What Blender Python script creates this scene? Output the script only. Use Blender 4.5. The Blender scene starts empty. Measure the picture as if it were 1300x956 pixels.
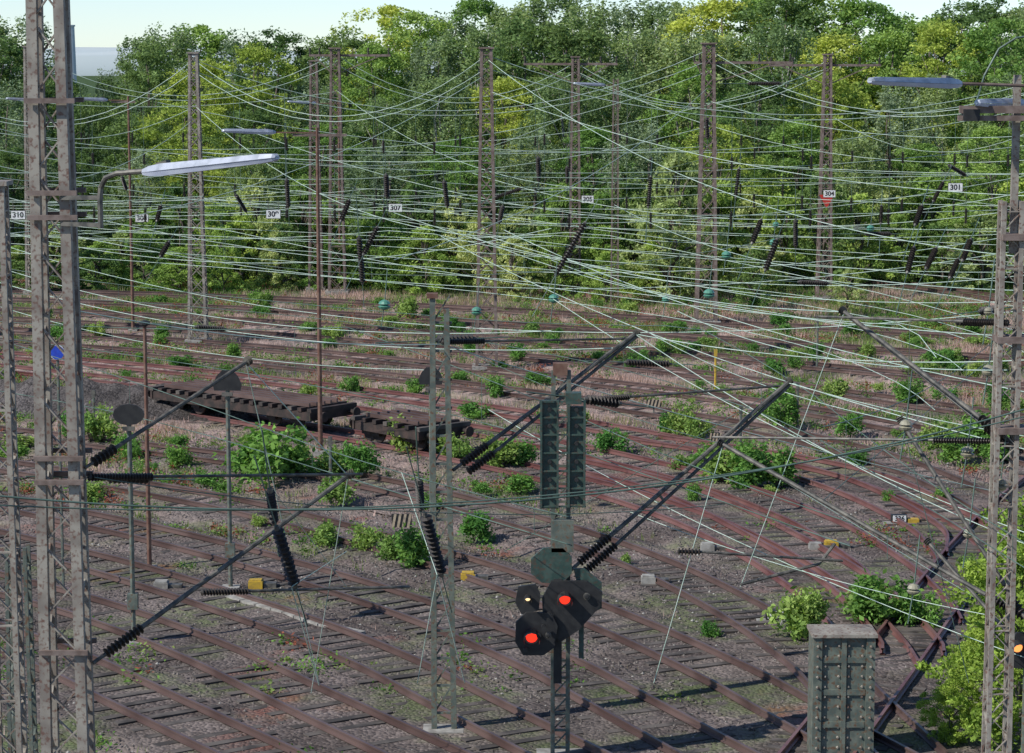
import bpy, math, random
import numpy as np
from mathutils import Vector, noise, kdtree
random.seed(7); rng=np.random.default_rng(7)
scene=bpy.context.scene
COL=scene.collection
F=85/36*1300; TH=math.atan(413/F); CH=15.0
Rv=Vector((1,0,0)); Fv=Vector((0,math.cos(TH),-math.sin(TH))); Uv=Vector((0,math.sin(TH),math.cos(TH)))
def ray(px,py): return Fv+Rv*((px-650)/F)-Uv*((py-478)/F)
def G(px,py,z=0.0):
    d=ray(px,py); t=(CH-z)/(-d.z); return Vector((d.x*t,d.y*t,z))
def P(px,py,Y):
    d=ray(px,py); t=Y/d.y; return Vector((d.x*t,Y,CH+d.z*t))
# ---------------- camera, world, sun
cam=bpy.data.cameras.new('camera'); co=bpy.data.objects.new('camera',cam); COL.objects.link(co)
co.location=(0,0,CH); co.rotation_euler=(math.pi/2-TH,0,0); cam.lens=85; cam.sensor_width=36; cam.clip_end=8000; cam.clip_start=1
scene.camera=co
w=bpy.data.worlds.new('World'); scene.world=w; w.use_nodes=True
nt=w.node_tree; bg=nt.nodes['Background']; sk=nt.nodes.new('ShaderNodeTexSky'); sk.sky_type='NISHITA'; sk.sun_disc=False
SD=Vector((-0.66,-0.36,0.66)).normalized()
sk.sun_elevation=math.asin(SD.z); sk.sun_rotation=math.atan2(SD.x,SD.y); sk.dust_density=0.1; sk.air_density=0.7; sk.ozone_density=4.0
nt.links.new(sk.outputs[0],bg.inputs[0]); bg.inputs[1].default_value=0.15
sl=bpy.data.lights.new('sun','SUN'); sl.energy=5.0; sl.angle=math.radians(0.5); sl.color=(1,0.96,0.89)
so=bpy.data.objects.new('sun',sl); COL.objects.link(so); so.rotation_euler=SD.to_track_quat('Z','Y').to_euler(); so.location=(-40,60,60)
scene.view_settings.view_transform='Standard'; scene.view_settings.look='None'; scene.view_settings.exposure=0
# ---------------- materials
def mat(name,c1,c2=None,scale=4,rough=0.7,metal=0,bump=0,c3=None,scale2=20,emit=None,es=0):
    m=bpy.data.materials.new(name); m.use_nodes=True; t=m.node_tree; b=t.nodes['Principled BSDF']
    b.inputs['Roughness'].default_value=rough; b.inputs['Metallic'].default_value=metal
    b.inputs['Base Color'].default_value=(*c1,1)
    if c2:
        tc=t.nodes.new('ShaderNodeTexCoord'); n=t.nodes.new('ShaderNodeTexNoise'); n.inputs['Scale'].default_value=scale; n.inputs['Detail'].default_value=2
        t.links.new(tc.outputs['Object'],n.inputs['Vector'])
        r=t.nodes.new('ShaderNodeValToRGB'); r.color_ramp.elements[0].position=0.38; r.color_ramp.elements[1].position=0.62
        r.color_ramp.elements[0].color=(*c1,1); r.color_ramp.elements[1].color=(*c2,1)
        t.links.new(n.outputs['Fac'],r.inputs['Fac']); out=r.outputs['Color']
        if c3:
            n2=t.nodes.new('ShaderNodeTexNoise'); n2.inputs['Scale'].default_value=scale2; n2.inputs['Detail'].default_value=2
            t.links.new(tc.outputs['Object'],n2.inputs['Vector'])
            r2=t.nodes.new('ShaderNodeValToRGB'); r2.color_ramp.elements[0].position=0.52; r2.color_ramp.elements[1].position=0.68
            t.links.new(n2.outputs['Fac'],r2.inputs['Fac'])
            mx=t.nodes.new('ShaderNodeMix'); mx.data_type='RGBA'; t.links.new(r2.outputs['Color'],mx.inputs[0]); t.links.new(out,mx.inputs[6]); mx.inputs[7].default_value=(*c3,1); out=mx.outputs[2]
        t.links.new(out,b.inputs['Base Color'])
    if emit: b.inputs['Emission Color'].default_value=(*emit,1); b.inputs['Emission Strength'].default_value=es
    return m
M_mast=mat('mast_paint',(0.19,0.165,0.14),(0.31,0.285,0.24),2.2,0.7,0,0,(0.14,0.08,0.06),14)
M_mastd=mat('mast_rust',(0.12,0.085,0.07),(0.20,0.155,0.135),5,0.8)
M_pole=mat('pole_rust',(0.12,0.055,0.038),(0.17,0.10,0.07),5,0.8)
M_tube=mat('tube_steel',(0.05,0.05,0.045),(0.14,0.13,0.11),6,0.55,0.1)
M_green=mat('green_paint',(0.025,0.055,0.045),(0.05,0.085,0.07),7,0.55,0,0,(0.07,0.05,0.035),15)
M_greeng=mat('grey_green_paint',(0.08,0.10,0.085),(0.14,0.16,0.13),6,0.6,0,0,(0.12,0.07,0.04),12)
M_black=mat('black_enamel',(0.012,0.012,0.013),(0.022,0.022,0.022),6,0.6)
M_ins=mat('insulator_glaze',(0.014,0.012,0.010),(0.03,0.022,0.018),9,0.55)
M_insg=mat('insulator_glass',(0.06,0.20,0.14),(0.10,0.26,0.19),9,0.3)
M_insw=mat('insulator_porcelain',(0.22,0.21,0.15),(0.32,0.30,0.22),9,0.35)
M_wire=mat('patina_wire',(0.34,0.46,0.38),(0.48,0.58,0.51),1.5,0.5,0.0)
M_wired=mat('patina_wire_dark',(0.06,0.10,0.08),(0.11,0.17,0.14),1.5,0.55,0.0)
M_lampw=mat('lamp_diffuser',(0.40,0.44,0.56),(0.50,0.54,0.64),2,0.35)
M_lampt=mat('lamp_housing',(0.42,0.45,0.52),(0.30,0.33,0.38),5,0.4,0.2)
M_white=mat('white_enamel',(0.75,0.76,0.74),(0.6,0.6,0.57),12,0.5)
M_yel=mat('yellow_paint',(0.50,0.33,0.03),(0.36,0.24,0.04),10,0.6)
M_blue=mat('blue_enamel',(0.02,0.07,0.5),(0.02,0.05,0.4),10,0.4)
M_red=mat('red_lamp',(0.3,0.01,0.006),emit=(1,0.035,0.015),es=1.6)
M_amb=mat('amber_lamp',(0.6,0.3,0.05),emit=(1,0.30,0.08),es=1.8)
M_warm=mat('warm_lamp',(0.8,0.7,0.4),emit=(1,0.70,0.35),es=1.6)
M_rail=mat('rail_rust',(0.085,0.052,0.045),(0.15,0.10,0.088),0.6,0.42,0.25)
M_railr=mat('rail_rust_red',(0.14,0.058,0.054),(0.21,0.11,0.10),0.6,0.42,0.2)
M_slp=mat('sleeper_wood',(0.04,0.034,0.03),(0.11,0.094,0.082),1.7,0.9)
M_conc=mat('concrete',(0.33,0.32,0.29),(0.20,0.19,0.17),5,0.9)
M_wagon=mat('wagon_steel',(0.018,0.014,0.012),(0.05,0.03,0.024),3,0.8)
M_bark=mat('bark',(0.09,0.07,0.05),(0.16,0.14,0.12),5,0.9)
M_birch=mat('birch_bark',(0.45,0.43,0.4),(0.12,0.11,0.1),4,0.8)
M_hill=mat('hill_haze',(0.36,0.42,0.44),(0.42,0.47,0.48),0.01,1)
def leafmat(name,tr=0.4,v0=1.0,v1=1.6):
    m=bpy.data.materials.new(name); m.use_nodes=True; t=m.node_tree; t.nodes.remove(t.nodes['Principled BSDF'])
    o=t.nodes['Material Output']; a=t.nodes.new('ShaderNodeAttribute'); a.attribute_name='col'
    oi=t.nodes.new('ShaderNodeObjectInfo'); hs=t.nodes.new('ShaderNodeHueSaturation'); hs.inputs['Saturation'].default_value=.93
    mr=t.nodes.new('ShaderNodeMapRange'); mr.inputs[3].default_value=v0; mr.inputs[4].default_value=v1
    mh=t.nodes.new('ShaderNodeMapRange'); mh.inputs[3].default_value=0.515; mh.inputs[4].default_value=0.48
    t.links.new(oi.outputs['Random'],mr.inputs[0]); t.links.new(oi.outputs['Random'],mh.inputs[0])
    t.links.new(mr.outputs[0],hs.inputs['Value']); t.links.new(mh.outputs[0],hs.inputs['Hue']); t.links.new(a.outputs['Color'],hs.inputs['Color'])
    d=t.nodes.new('ShaderNodeBsdfDiffuse')
    tl=t.nodes.new('ShaderNodeBsdfTranslucent'); mx=t.nodes.new('ShaderNodeMixShader'); mx.inputs[0].default_value=tr
    g=t.nodes.new('ShaderNodeMix'); g.data_type='RGBA'; g.blend_type='MULTIPLY'; g.inputs[0].default_value=1; g.inputs[7].default_value=(1.4,1.4,0.8,1)
    t.links.new(hs.outputs[0],d.inputs['Color']); t.links.new(hs.outputs[0],g.inputs[6]); t.links.new(g.outputs[2],tl.inputs[0])
    t.links.new(d.outputs[0],mx.inputs[1]); t.links.new(tl.outputs[0],mx.inputs[2]); t.links.new(mx.outputs[0],o.inputs[0]); return m
M_leaf=leafmat('foliage',.34,1.1,1.6); M_weed=leafmat('weed_foliage',.3,1.0,1.0)
# ---------------- mesh builder
class MB:
    def __init__(s): s.v=[]; s.f=[]; s.m=[]; s.mats=[]
    def mi(s,m):
        if m not in s.mats: s.mats.append(m)
        return s.mats.index(m)
    def add(s,vs,fs,m):
        k=len(s.v); s.v+= [tuple(v) for v in vs]; i=s.mi(m)
        for f in fs: s.f.append([a+k for a in f]); s.m.append(i)
    def frame(s,d):
        d=d.normalized(); a=Vector((0,0,1)) if abs(d.z)<0.95 else Vector((0,1,0))
        x=d.cross(a).normalized(); y=x.cross(d).normalized(); return x,y
    def bar(s,p,q,w,h,m,):
        p=Vector(p);q=Vector(q); x,y=s.frame(q-p); x=x*w/2; y=y*h/2
        s.add([p-x-y,p+x-y,p+x+y,p-x+y,q-x-y,q+x-y,q+x+y,q-x+y],[(3,2,1,0),(4,5,6,7),(0,1,5,4),(1,2,6,5),(2,3,7,6),(3,0,4,7)],m)
    def box(s,c,sx,sy,sz,m,rz=0):
        c=Vector(c); cs,sn=math.cos(rz),math.sin(rz); vs=[]
        for z in (-.5,.5):
            for x,y in ((-.5,-.5),(.5,-.5),(.5,.5),(-.5,.5)):
                X=x*sx;Y=y*sy; vs.append((c.x+X*cs-Y*sn,c.y+X*sn+Y*cs,c.z+z*sz))
        s.add(vs,[(3,2,1,0),(4,5,6,7),(0,1,5,4),(1,2,6,5),(2,3,7,6),(3,0,4,7)],m)
    def tube(s,pts,r,m,n=5,r2=None,cap=True):
        pts=[Vector(p) for p in pts]; N=len(pts); vs=[]; fs=[]
        for i,p in enumerate(pts):
            d=pts[min(i+1,N-1)]-pts[max(i-1,0)]; x,y=s.frame(d)
            rr=r if r2 is None else r+(r2-r)*i/(N-1)
            for k in range(n):
                a=2*math.pi*k/n; vs.append(p+x*math.cos(a)*rr+y*math.sin(a)*rr)
        for i in range(N-1):
            for k in range(n):
                a=i*n+k; b=i*n+(k+1)%n; fs.append((a,b,b+n,a+n))
        if cap: fs.append(tuple(range(n))[::-1]); fs.append(tuple(range((N-1)*n,N*n)))
        s.add(vs,fs,m)
    def lathe(s,p,q,prof,m,n=10):
        p=Vector(p);q=Vector(q); x,y=s.frame(q-p); vs=[];fs=[]
        for t,r in prof:
            c=p.lerp(q,t)
            for k in range(n):
                a=2*math.pi*k/n; vs.append(c+x*math.cos(a)*r+y*math.sin(a)*r)
        for i in range(len(prof)-1):
            for k in range(n):
                a=i*n+k; b=i*n+(k+1)%n; fs.append((a,b,b+n,a+n))
        fs.append(tuple(range(n))[::-1]); fs.append(tuple(range((len(prof)-1)*n,len(prof)*n)))
        s.add(vs,fs,m)
    def insul(s,p,q,r,m=None,n=8):
        m=m or M_ins; L=(Vector(q)-Vector(p)).length; k=max(3,int(L/(r*0.8))); pr=[(0,r*.3)]
        for i in range(k):
            a=(i+.15)/k; pr+=[(a,r*.45),(a+.25/k,r),(a+.45/k,r*.9),(a+.6/k,r*.45)]
        pr.append((1,r*.3)); s.lathe(p,q,pr,m,n)
    def poly(s,pts,dirv,m):
        n=len(pts); d=Vector(dirv); vs=[Vector(p) for p in pts]+[Vector(p)+d for p in pts]
        s.add(vs,[tuple(range(n))[::-1],tuple(range(n,2*n))]+[(i,(i+1)%n,(i+1)%n+n,i+n) for i in range(n)],m)
    def lattice(s,b,t,w0,w1,leg,m,pitch=None,br=None,faces=4,zig=False,rings=3):
        b=Vector(b);t=Vector(t); H=(t-b).length; br=br or leg*.6
        def c(u,i):
            p=b.lerp(t,u); w=(w0+(w1-w0)*u)/2; sx,sy=((-1,-1),(1,-1),(1,1),(-1,1))[i%4]; return p+Vector((sx*w,sy*w,0))
        for i in range(4): s.bar(c(0,i),c(1,i),leg,leg,m)
        u=0; k=0
        while u<0.995:
            w=w0+(w1-w0)*u; du=(pitch or w*1.05)/H; u2=min(1,u+du)
            for i in range(faces):
                if zig:
                    if k%2: s.bar(c(u,i),c(u2,i+1),br,br*.3,m)
                    else: s.bar(c(u,i+1),c(u2,i),br,br*.3,m)
                else:
                    s.bar(c(u,i),c(u2,i+1),br,br*.35,m); s.bar(c(u,i+1),c(u2,i),br*.9,br*.3,m)
                if rings and k%rings==0: s.bar(c(u,i),c(u,i+1),br*1.2,br*.4,m)
            u=u2; k+=1
    def obj(s,name,parent=None,smooth=False):
        me=bpy.data.meshes.new(name); me.from_pydata(s.v,[],s.f)
        for m in s.mats: me.materials.append(m)
        me.polygons.foreach_set('material_index',s.m)
        if smooth: me.polygons.foreach_set('use_smooth',[True]*len(s.f))
        me.update(); o=bpy.data.objects.new(name,me); COL.objects.link(o)
        if parent: o.parent=parent
        return o
# ---------------- ground
def groundmat(name,zones=1.0,base1=(0.055,0.047,0.044),base2=(0.175,0.152,0.14)):
    m=bpy.data.materials.new(name); m.use_nodes=True; t=m.node_tree; L=t.links; b=t.nodes['Principled BSDF']; b.inputs['Roughness'].default_value=0.95; b.inputs['Specular IOR Level'].default_value=0.2
    g=t.nodes.new('ShaderNodeNewGeometry'); pos=g.outputs['Position']
    def nz(sc,det=5,off=0):
        n=t.nodes.new('ShaderNodeTexNoise'); n.inputs['Scale'].default_value=sc; n.inputs['Detail'].default_value=det
        mp=t.nodes.new('ShaderNodeVectorMath'); mp.operation='ADD'; mp.inputs[1].default_value=(off,off*2,0); L.new(pos,mp.inputs[0]); L.new(mp.outputs[0],n.inputs['Vector']); return n.outputs['Fac']
    def ramp(x,a,c,ca=(0,0,0,1),cb=(1,1,1,1)):
        r=t.nodes.new('ShaderNodeValToRGB'); r.color_ramp.elements[0].position=a; r.color_ramp.elements[1].position=c; r.color_ramp.elements[0].color=ca; r.color_ramp.elements[1].color=cb; L.new(x,r.inputs[0]); return r.outputs[0]
    def mix(f,a,c,mode='MIX'):
        x=t.nodes.new('ShaderNodeMix'); x.data_type='RGBA'; x.blend_type=mode
        if isinstance(f,(int,float)): x.inputs[0].default_value=f
        else: L.new(f,x.inputs[0])
        for i,v in ((6,a),(7,c)):
            if isinstance(v,tuple): x.inputs[i].default_value=(*v[:3],1)
            else: L.new(v,x.inputs[i])
        return x.outputs[2]
    vo=t.nodes.new('ShaderNodeTexVoronoi'); vo.inputs['Scale'].default_value=11; L.new(pos,vo.inputs['Vector'])
    stone=ramp(vo.outputs['Color'],0.1,0.95,(*base1,1),(*base2,1))
    big=ramp(nz(0.35,4,3),0.35,0.65,(0.55,0.53,0.52,1),(1.3,1.25,1.25,1))
    c=mix(1.0,stone,big,'MULTIPLY')
    if zones:
        sx=t.nodes.new('ShaderNodeSeparateXYZ'); L.new(pos,sx.inputs[0])
        mr=t.nodes.new('ShaderNodeMapRange'); mr.inputs[1].default_value=68; mr.inputs[2].default_value=104; mr.inputs[3].default_value=.08; L.new(sx.outputs[1],mr.inputs[0])
        def mul(a,k):
            q=t.nodes.new('ShaderNodeMath'); q.operation='MULTIPLY'; L.new(a,q.inputs[0])
            if isinstance(k,(int,float)): q.inputs[1].default_value=k
            else: L.new(k,q.inputs[1])
            return q.outputs[0]
        fine=mul(ramp(nz(2.2,4,9),0.25,0.6),zones)
        pk=ramp(nz(0.16,4,20),0.38,0.52)
        c=mix(mul(mul(pk,mr.outputs[0]),fine),c,(0.50,0.36,0.32))
        tan=ramp(nz(0.22,4,60),0.5,0.62)
        c=mix(mul(tan,mul(fine,0.4)),c,(0.29,0.245,0.21))
        gr=ramp(nz(0.3,5,40),0.50,0.60)
        c=mix(mul(mul(gr,0.7),fine),c,(0.10,0.15,0.04))
        rd=ramp(nz(0.33,5,80),0.60,0.68)
        c=mix(mul(rd,mul(fine,0.75)),c,(0.21,0.065,0.04))
        fr=t.nodes.new('ShaderNodeMapRange'); fr.inputs[1].default_value=142; fr.inputs[2].default_value=156; L.new(sx.outputs[1],fr.inputs[0])
        c=mix(fr.outputs[0],c,(0.05,0.085,0.025))
    L.new(c,b.inputs['Base Color'])
    bp=t.nodes.new('ShaderNodeBump'); bp.inputs['Strength'].default_value=0.9; bp.inputs['Distance'].default_value=0.05
    L.new(vo.outputs['Distance'],bp.inputs['Height']); bp.invert=True; L.new(bp.outputs[0],b.inputs['Normal'])
    return m
M_ground=groundmat('ground_gravel'); M_bed=groundmat('track_ballast',.7); M_bal=groundmat('ballast',0,(0.055,0.045,0.041),(0.18,0.155,0.14)); M_heap=groundmat('heap_gravel',0,(0.04,0.036,0.034),(0.13,0.12,0.115))
M_stone=mat('stone_grey',(0.06,0.05,0.046),(0.16,0.14,0.125),3,0.9)
def hgt(x,y): return 0.10*noise.noise(Vector((x*.15,y*.15,0)))-0.05
xs=np.concatenate([[-3000,-600,-150],np.arange(-60,61,1.0),[150,600,3000]]); ys=np.concatenate([[-200,0],np.arange(35,181,1.0),[300,800,5000]])
vs=[];fs=[]
for j,y in enumerate(ys):
    for i,x in enumerate(xs): vs.append((x,y,hgt(x,y)-0.03 if abs(x)<=60 and 35<=y<=180 else -0.05))
nx=len(xs)
for j in range(len(ys)-1):
    for i in range(nx-1): a=j*nx+i; fs.append((a,a+1,a+nx+1,a+nx))
b=MB(); b.add(vs,fs,M_ground); b.obj('ground',smooth=True)
# ---------------- tracks
T=[
[(-60,370),(300,381),(620,397),(900,413),(1360,438)],
[(-60,382),(300,396),(620,415),(900,434),(1360,466)],
[(-60,394),(300,411),(620,434),(900,457),(1360,502)],
[(-60,406),(300,427),(620,454),(900,482),(1360,546)],
[(-60,419),(300,444),(620,476),(900,509),(1150,550),(1360,604)],
[(-60,434),(300,463),(620,499),(900,540),(1090,580),(1220,630),(1300,680),(1330,730)],
[(-60,449),(300,484),(620,526),(880,572),(1060,620),(1180,675),(1225,722)],
[(-60,466),(300,507),(620,556),(860,608),(1020,664),(1120,725),(1170,775),(1185,800)],
[(210,524),(470,564),(700,612),(850,656),(960,706),(1050,765),(1105,820),(1130,860)],
[(-60,548),(280,588),(480,622),(640,662),(800,715),(930,778),(1030,845),(1090,905)],
[(-60,588),(250,640),(450,688),(620,738),(780,800),(920,865),(1010,915)],
[(-60,632),(200,688),(400,742),(560,795),(700,855),(790,905)],
[(-60,680),(150,732),(350,796),(480,848),(590,905)],
[(-60,735),(120,785),(260,838),(400,905)],
[(-60,800),(80,852),(190,905)],
[(1350,600),(1290,650),(1240,703),(1190,768),(1130,850),(1070,930)],
[(720,596),(850,628),(960,678),(1080,750),(1150,820),(1160,845)],
[(820,565),(960,585),(1100,615),(1220,675),(1235,715)],
[(1020,350),(1120,362),(1220,376),(1360,396)],
]
def cat(pts,step=0.6):
    P0=[pts[0]*2-pts[1]]+pts+[pts[-1]*2-pts[-2]]; out=[]
    for i in range(1,len(P0)-2):
        a,b_,c,d=P0[i-1:i+3]; n=max(4,int((c-b_).length/0.12))
        for k in range(n):
            t=k/n; out.append(0.5*((2*b_)+(c-a)*t+(2*a-5*b_+4*c-d)*t*t+(3*b_-a-3*c+d)*t**3))
    out.append(pts[-1]); res=[out[0]]; acc=0
    for i in range(1,len(out)):
        acc+=(out[i]-out[i-1]).length
        if acc>=step: res.append(out[i]); acc=0
    return res
PATHS=[]
prof=[(-.07,0),(.07,0),(.07,.02),(.012,.04),(.012,.11),(.037,.12),(.037,.16),(-.037,.16),(-.037,.12),(-.012,.11),(-.012,.04),(-.07,.02)]
for ti,tp in enumerate(T):
    gp=[G(*p) for p in tp]
    if tp[-1][1]>870: gp.append(gp[-1]+(gp[-1]-gp[-2]).normalized()*(12 if ti<15 else 5))
    pts=cat(gp); PATHS.append(pts); N=len(pts); mb=MB()
    zo=0.004*ti
    rm=M_railr if ti in (6,7,8,15,16,17) else M_rail
    nor=[]
    for i in range(N):
        d=(pts[min(i+1,N-1)]-pts[max(i-1,0)]).normalized(); nor.append(Vector((-d.y,d.x,0)))
    vs=[];fs=[]
    for i in range(N):
        for o,z in ((-2.3,-.12),(-1.6,.06),(-.7,.085),(0,.075),(.7,.085),(1.6,.06),(2.3,-.12)): vs.append(pts[i]+nor[i]*(o+.15*noise.noise(pts[i]*.9+Vector((o,0,0))))+Vector((0,0,z+zo+.05*noise.noise(pts[i]*1.3+Vector((0,o*3,0))))))
    for i in range(N-1):
        for k in range(6): fs.append((i*7+k,i*7+k+1,i*7+k+8,i*7+k+7))
    mb.add([v for v in vs],[f[::-1] for f in fs],M_bed)
    for s_ in (-1,1):
        vs=[];fs=[];n=len(prof)
        for i in range(N):
            c=pts[i]+nor[i]*(s_*.75)
            for u,z in prof: vs.append(c+nor[i]*u+Vector((0,0,z+.11+zo)))
        for i in range(N-1):
            for k in range(n): fs.append((i*n+k,i*n+(k+1)%n,(i+1)*n+(k+1)%n,(i+1)*n+k))
        mb.add(vs,fs,rm)
    for i in range(N):
        d=nor[i]; L=1.26+random.uniform(-.07,.05); c=pts[i]+Vector((0,0,.028+zo+random.uniform(-.035,.014)+.03*noise.noise(pts[i]*.12)))
        ax=(pts[min(i+1,N-1)]-pts[max(i-1,0)]).normalized()*random.uniform(-.04,.04)
        mb.bar(c-d*L+ax,c+d*L-ax,.24,.15,M_slp)
    mb.obj('railway_track')
kd=kdtree.KDTree(sum(len(p) for p in PATHS)); k=0
for p in PATHS:
    for q in p: kd.insert((q.x,q.y,0),k); k+=1
kd.balance()
# ---------------- leaf clouds
def leafmesh(name,C,S,COLS,mats=None,extra=None,up=0.0,asp=0.5,lm=None):
    N=len(C); a=rng.normal(size=(N,3)); a[:,2]*=0.6; a/=np.linalg.norm(a,axis=1)[:,None]
    r=rng.normal(size=(N,3)); b_=np.cross(a,r); b_/=np.linalg.norm(b_,axis=1)[:,None]
    S=S[:,None]; V=np.stack([C-a*S,C+b_*S*asp-a*S*.1,C+a*S,C-b_*S*asp-a*S*.1],1).reshape(-1,3)
    ev=[];ef=[];em=[]
    if extra: ev=extra.v; ef=extra.f; em=extra.m
    k=len(V); me=bpy.data.meshes.new(name)
    nv=k+len(ev); me.vertices.add(nv)
    co_=np.concatenate([V.ravel(),np.array([tuple(v) for v in ev],float).ravel()]) if ev else V.ravel()
    me.vertices.foreach_set('co',co_)
    tot=[4]*N; lv=np.arange(k)
    if ef:
        lv=np.concatenate([lv,np.array([i+k for f in ef for i in f])]); tot+= [len(f) for f in ef]
    tot=np.array(tot); st=np.concatenate([[0],np.cumsum(tot)[:-1]])
    me.loops.add(len(lv)); me.polygons.add(len(tot)); me.loops.foreach_set('vertex_index',lv.astype(np.int32)); me.polygons.foreach_set('loop_start',st.astype(np.int32))
    try: me.polygons.foreach_set('loop_total',tot.astype(np.int32))
    except Exception: pass
    at=me.attributes.new('col','FLOAT_COLOR','POINT'); cc=np.ones((nv,4)); cc[:k,:3]=np.repeat(COLS,4,axis=0); at.data.foreach_set('color',cc.ravel())
    me.materials.append(lm or M_leaf)
    if extra:
        for m in extra.mats: me.materials.append(m)
        mi=np.array([0]*N+[x+1 for x in em],dtype=np.int32); me.polygons.foreach_set('material_index',mi)
    me.update(calc_edges=True); me.validate(); return me
def make_tree(name,h,R,z0,ncl,lpc,ls,cA,cB,style='round',trunk=M_bark,tr=.2):
    mb=MB(); bend=[Vector((0,0,0))]
    for i in range(1,7): bend.append(Vector((random.uniform(-.25,.25)*i/3,random.uniform(-.25,.25)*i/3,h*.92*i/6)))
    mb.tube(bend,tr,trunk,6,.04)
    cl=[]; ph=random.uniform(0,9)
    while len(cl)<ncl:
        t=random.random()
        if style=='round': pr=math.sin(math.pi*min(1,max(0,t*.93+.07)))**.5
        elif style=='birch': pr=math.sin(math.pi*(t*.93+.05))**.42
        else: pr=math.sin(math.pi*(t*.6+.4))**.6
        a=random.uniform(0,2*math.pi); lump=1+.38*noise.noise(Vector((math.cos(a)*1.6+ph,math.sin(a)*1.6,t*3.2)))*1.6
        rr=R*pr*lump*random.random()**.38
        cl.append(Vector((math.cos(a)*rr,math.sin(a)*rr,z0+(h-z0)*t)))
    for q in random.sample(cl,min(14,len(cl))):
        u=min(.9,max(.15,(q.z-h*.12)/h)); s_=bend[0].lerp(bend[6],u*.8); mid=s_.lerp(q,.5)+Vector((0,0,.3)); mb.tube([s_,mid,q],.07,trunk,4,.015)
    C=[];S=[];K=[]
    for q in cl:
        n=int(lpc*random.uniform(.5,1.4)); cr=random.uniform(.4,1.0)*R*.25
        g=rng.normal(size=(n,3)); g/= (np.linalg.norm(g,axis=1)[:,None]+1e-6); g*= (rng.random((n,1))**.45)*cr
        if style=='birch': g[:,2]=g[:,2]*1.2-rng.random(n)*cr*1.6; g[:,:2]*=.8
        else: g[:,2]*=.6
        C.append(g+np.array(q)); S.append(ls*rng.uniform(.6,1.35,n)); f=random.random()
        base=np.array(cA)*(1-f)+np.array(cB)*f; K.append(base*rng.uniform(.7,1.3,(n,1)))
    return leafmesh(name,np.concatenate(C),np.concatenate(S),np.concatenate(K),extra=mb)
TR={
'birch_tree':[make_tree('birch_tree',17,3.8,1.5,180,95,.13,(.125,.19,.075),(.21,.28,.115),'birch',M_birch,.16) for _ in range(3)],
'acacia_tree':[make_tree('acacia_tree',17,4.8,3.0,165,105,.135,(.23,.29,.045),(.35,.41,.07),'round',M_bark,.22) for _ in range(2)],
'oak_tree':[make_tree('oak_tree',17,4.9,2.0,180,105,.14,(.07,.125,.04),(.125,.195,.06),'round',M_bark,.25) for _ in range(2)],
'maple_tree':[make_tree('maple_tree',17,4.6,1.5,180,105,.14,(.11,.20,.045),(.19,.30,.065),'round',M_bark,.25) for _ in range(2)],
'willow_tree':[make_tree('willow_tree',17,4.2,1.5,170,95,.135,(.10,.155,.085),(.18,.24,.14),'birch',M_bark,.2)],
}
SH=[make_tree('shrub',4.5,2.4,.2,80,100,.095,a,b_,'bush',M_bark,.07) for a,b_ in (((.10,.18,.04),(.19,.29,.06)),((.13,.22,.045),(.25,.35,.07)),((.07,.13,.04),(.13,.205,.055)),((.22,.28,.09),(.38,.43,.18)))]
def place(name,me,x,y,sc,scz=None,z=0):
    o=bpy.data.objects.new(name,me); COL.objects.link(o); o.location=(x,y,z); o.rotation_euler=(0,0,random.uniform(0,6.28)); o.scale=(sc,sc,scz or sc); return o
def topy(px):
    t=[(-60,15),(25,3),(60,40),(95,88),(140,80),(170,36),(200,8),(250,14),(300,35),(340,8),(390,45),(440,26),(500,0),(560,-8),(700,-18),(900,-16),(1000,-22),(1110,-12),(1160,16),(1200,-16),(1400,-24)]
    for (a,ya),(c,yc) in zip(t,t[1:]):
        if a<=px<=c: return ya+(yc-ya)*(px-a)/(c-a)
    return 0
def X(px,Y): return (px-650)/F*Y*1.0
rows=[(212,42,0,1.0),(195,64,30,.7),(180,72,95,.6),(167,80,165,.45)]
for Y,st,drop,jit in rows:
    px=-50
    while px<1360:
        yy=Y+random.uniform(-6,6); ty=topy(px)+drop+random.uniform(0,40)*jit*(1 if drop else .5)
        if px>880: yy-=6
        h=CH+(65-ty)/F*yy
        kind=random.choices(list(TR),weights=(5,2.4,1.6,3,1.5) if px>140 else (1,0,4,1,4))[0]
        if 205<px<275 and Y<200: kind='acacia_tree'
        if 1000<px<1200 and Y>200: kind='maple_tree'
        me=random.choice(TR[kind]); s=h/17.5
        wd=min(1.2,max(s,.74))*random.uniform(.95,1.2)
        if 70<px<165: wd*=.6
        place(kind,me,X(px,yy),yy,wd,s); px+=st*random.uniform(.8,1.25)
for Y,st,hm in ((159,50,1.15),(153,58,.85)):
    px=-40
    while px<1340:
        yy=Y+random.uniform(-2.5,2.5)-(5 if px>700 else 0)
        if not(px>1030 and Y<155): place('shrub',random.choice(SH),X(px,yy),yy,hm*random.uniform(.7,1.15),hm*random.uniform(.7,1.4)*(.55 if px<170 else 1))
        px+=st*random.uniform(.6,1.3)
for px,py,s in ((480,368,1.1),(540,372,.9),(310,360,1.0),(360,366,.9),(850,384,1.3),(960,392,.8),(770,388,.7),(650,378,.8),(1075,392,.5),(1120,345,1.3),(1180,350,1.5),(1240,355,1.3),(1290,352,1.4)):
    g=G(px,py); place('shrub',random.choice(SH),g.x,g.y,s,s)
g=G(855,372); place('shrub',SH[3],g.x,g.y,1.3,1.9)
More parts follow.
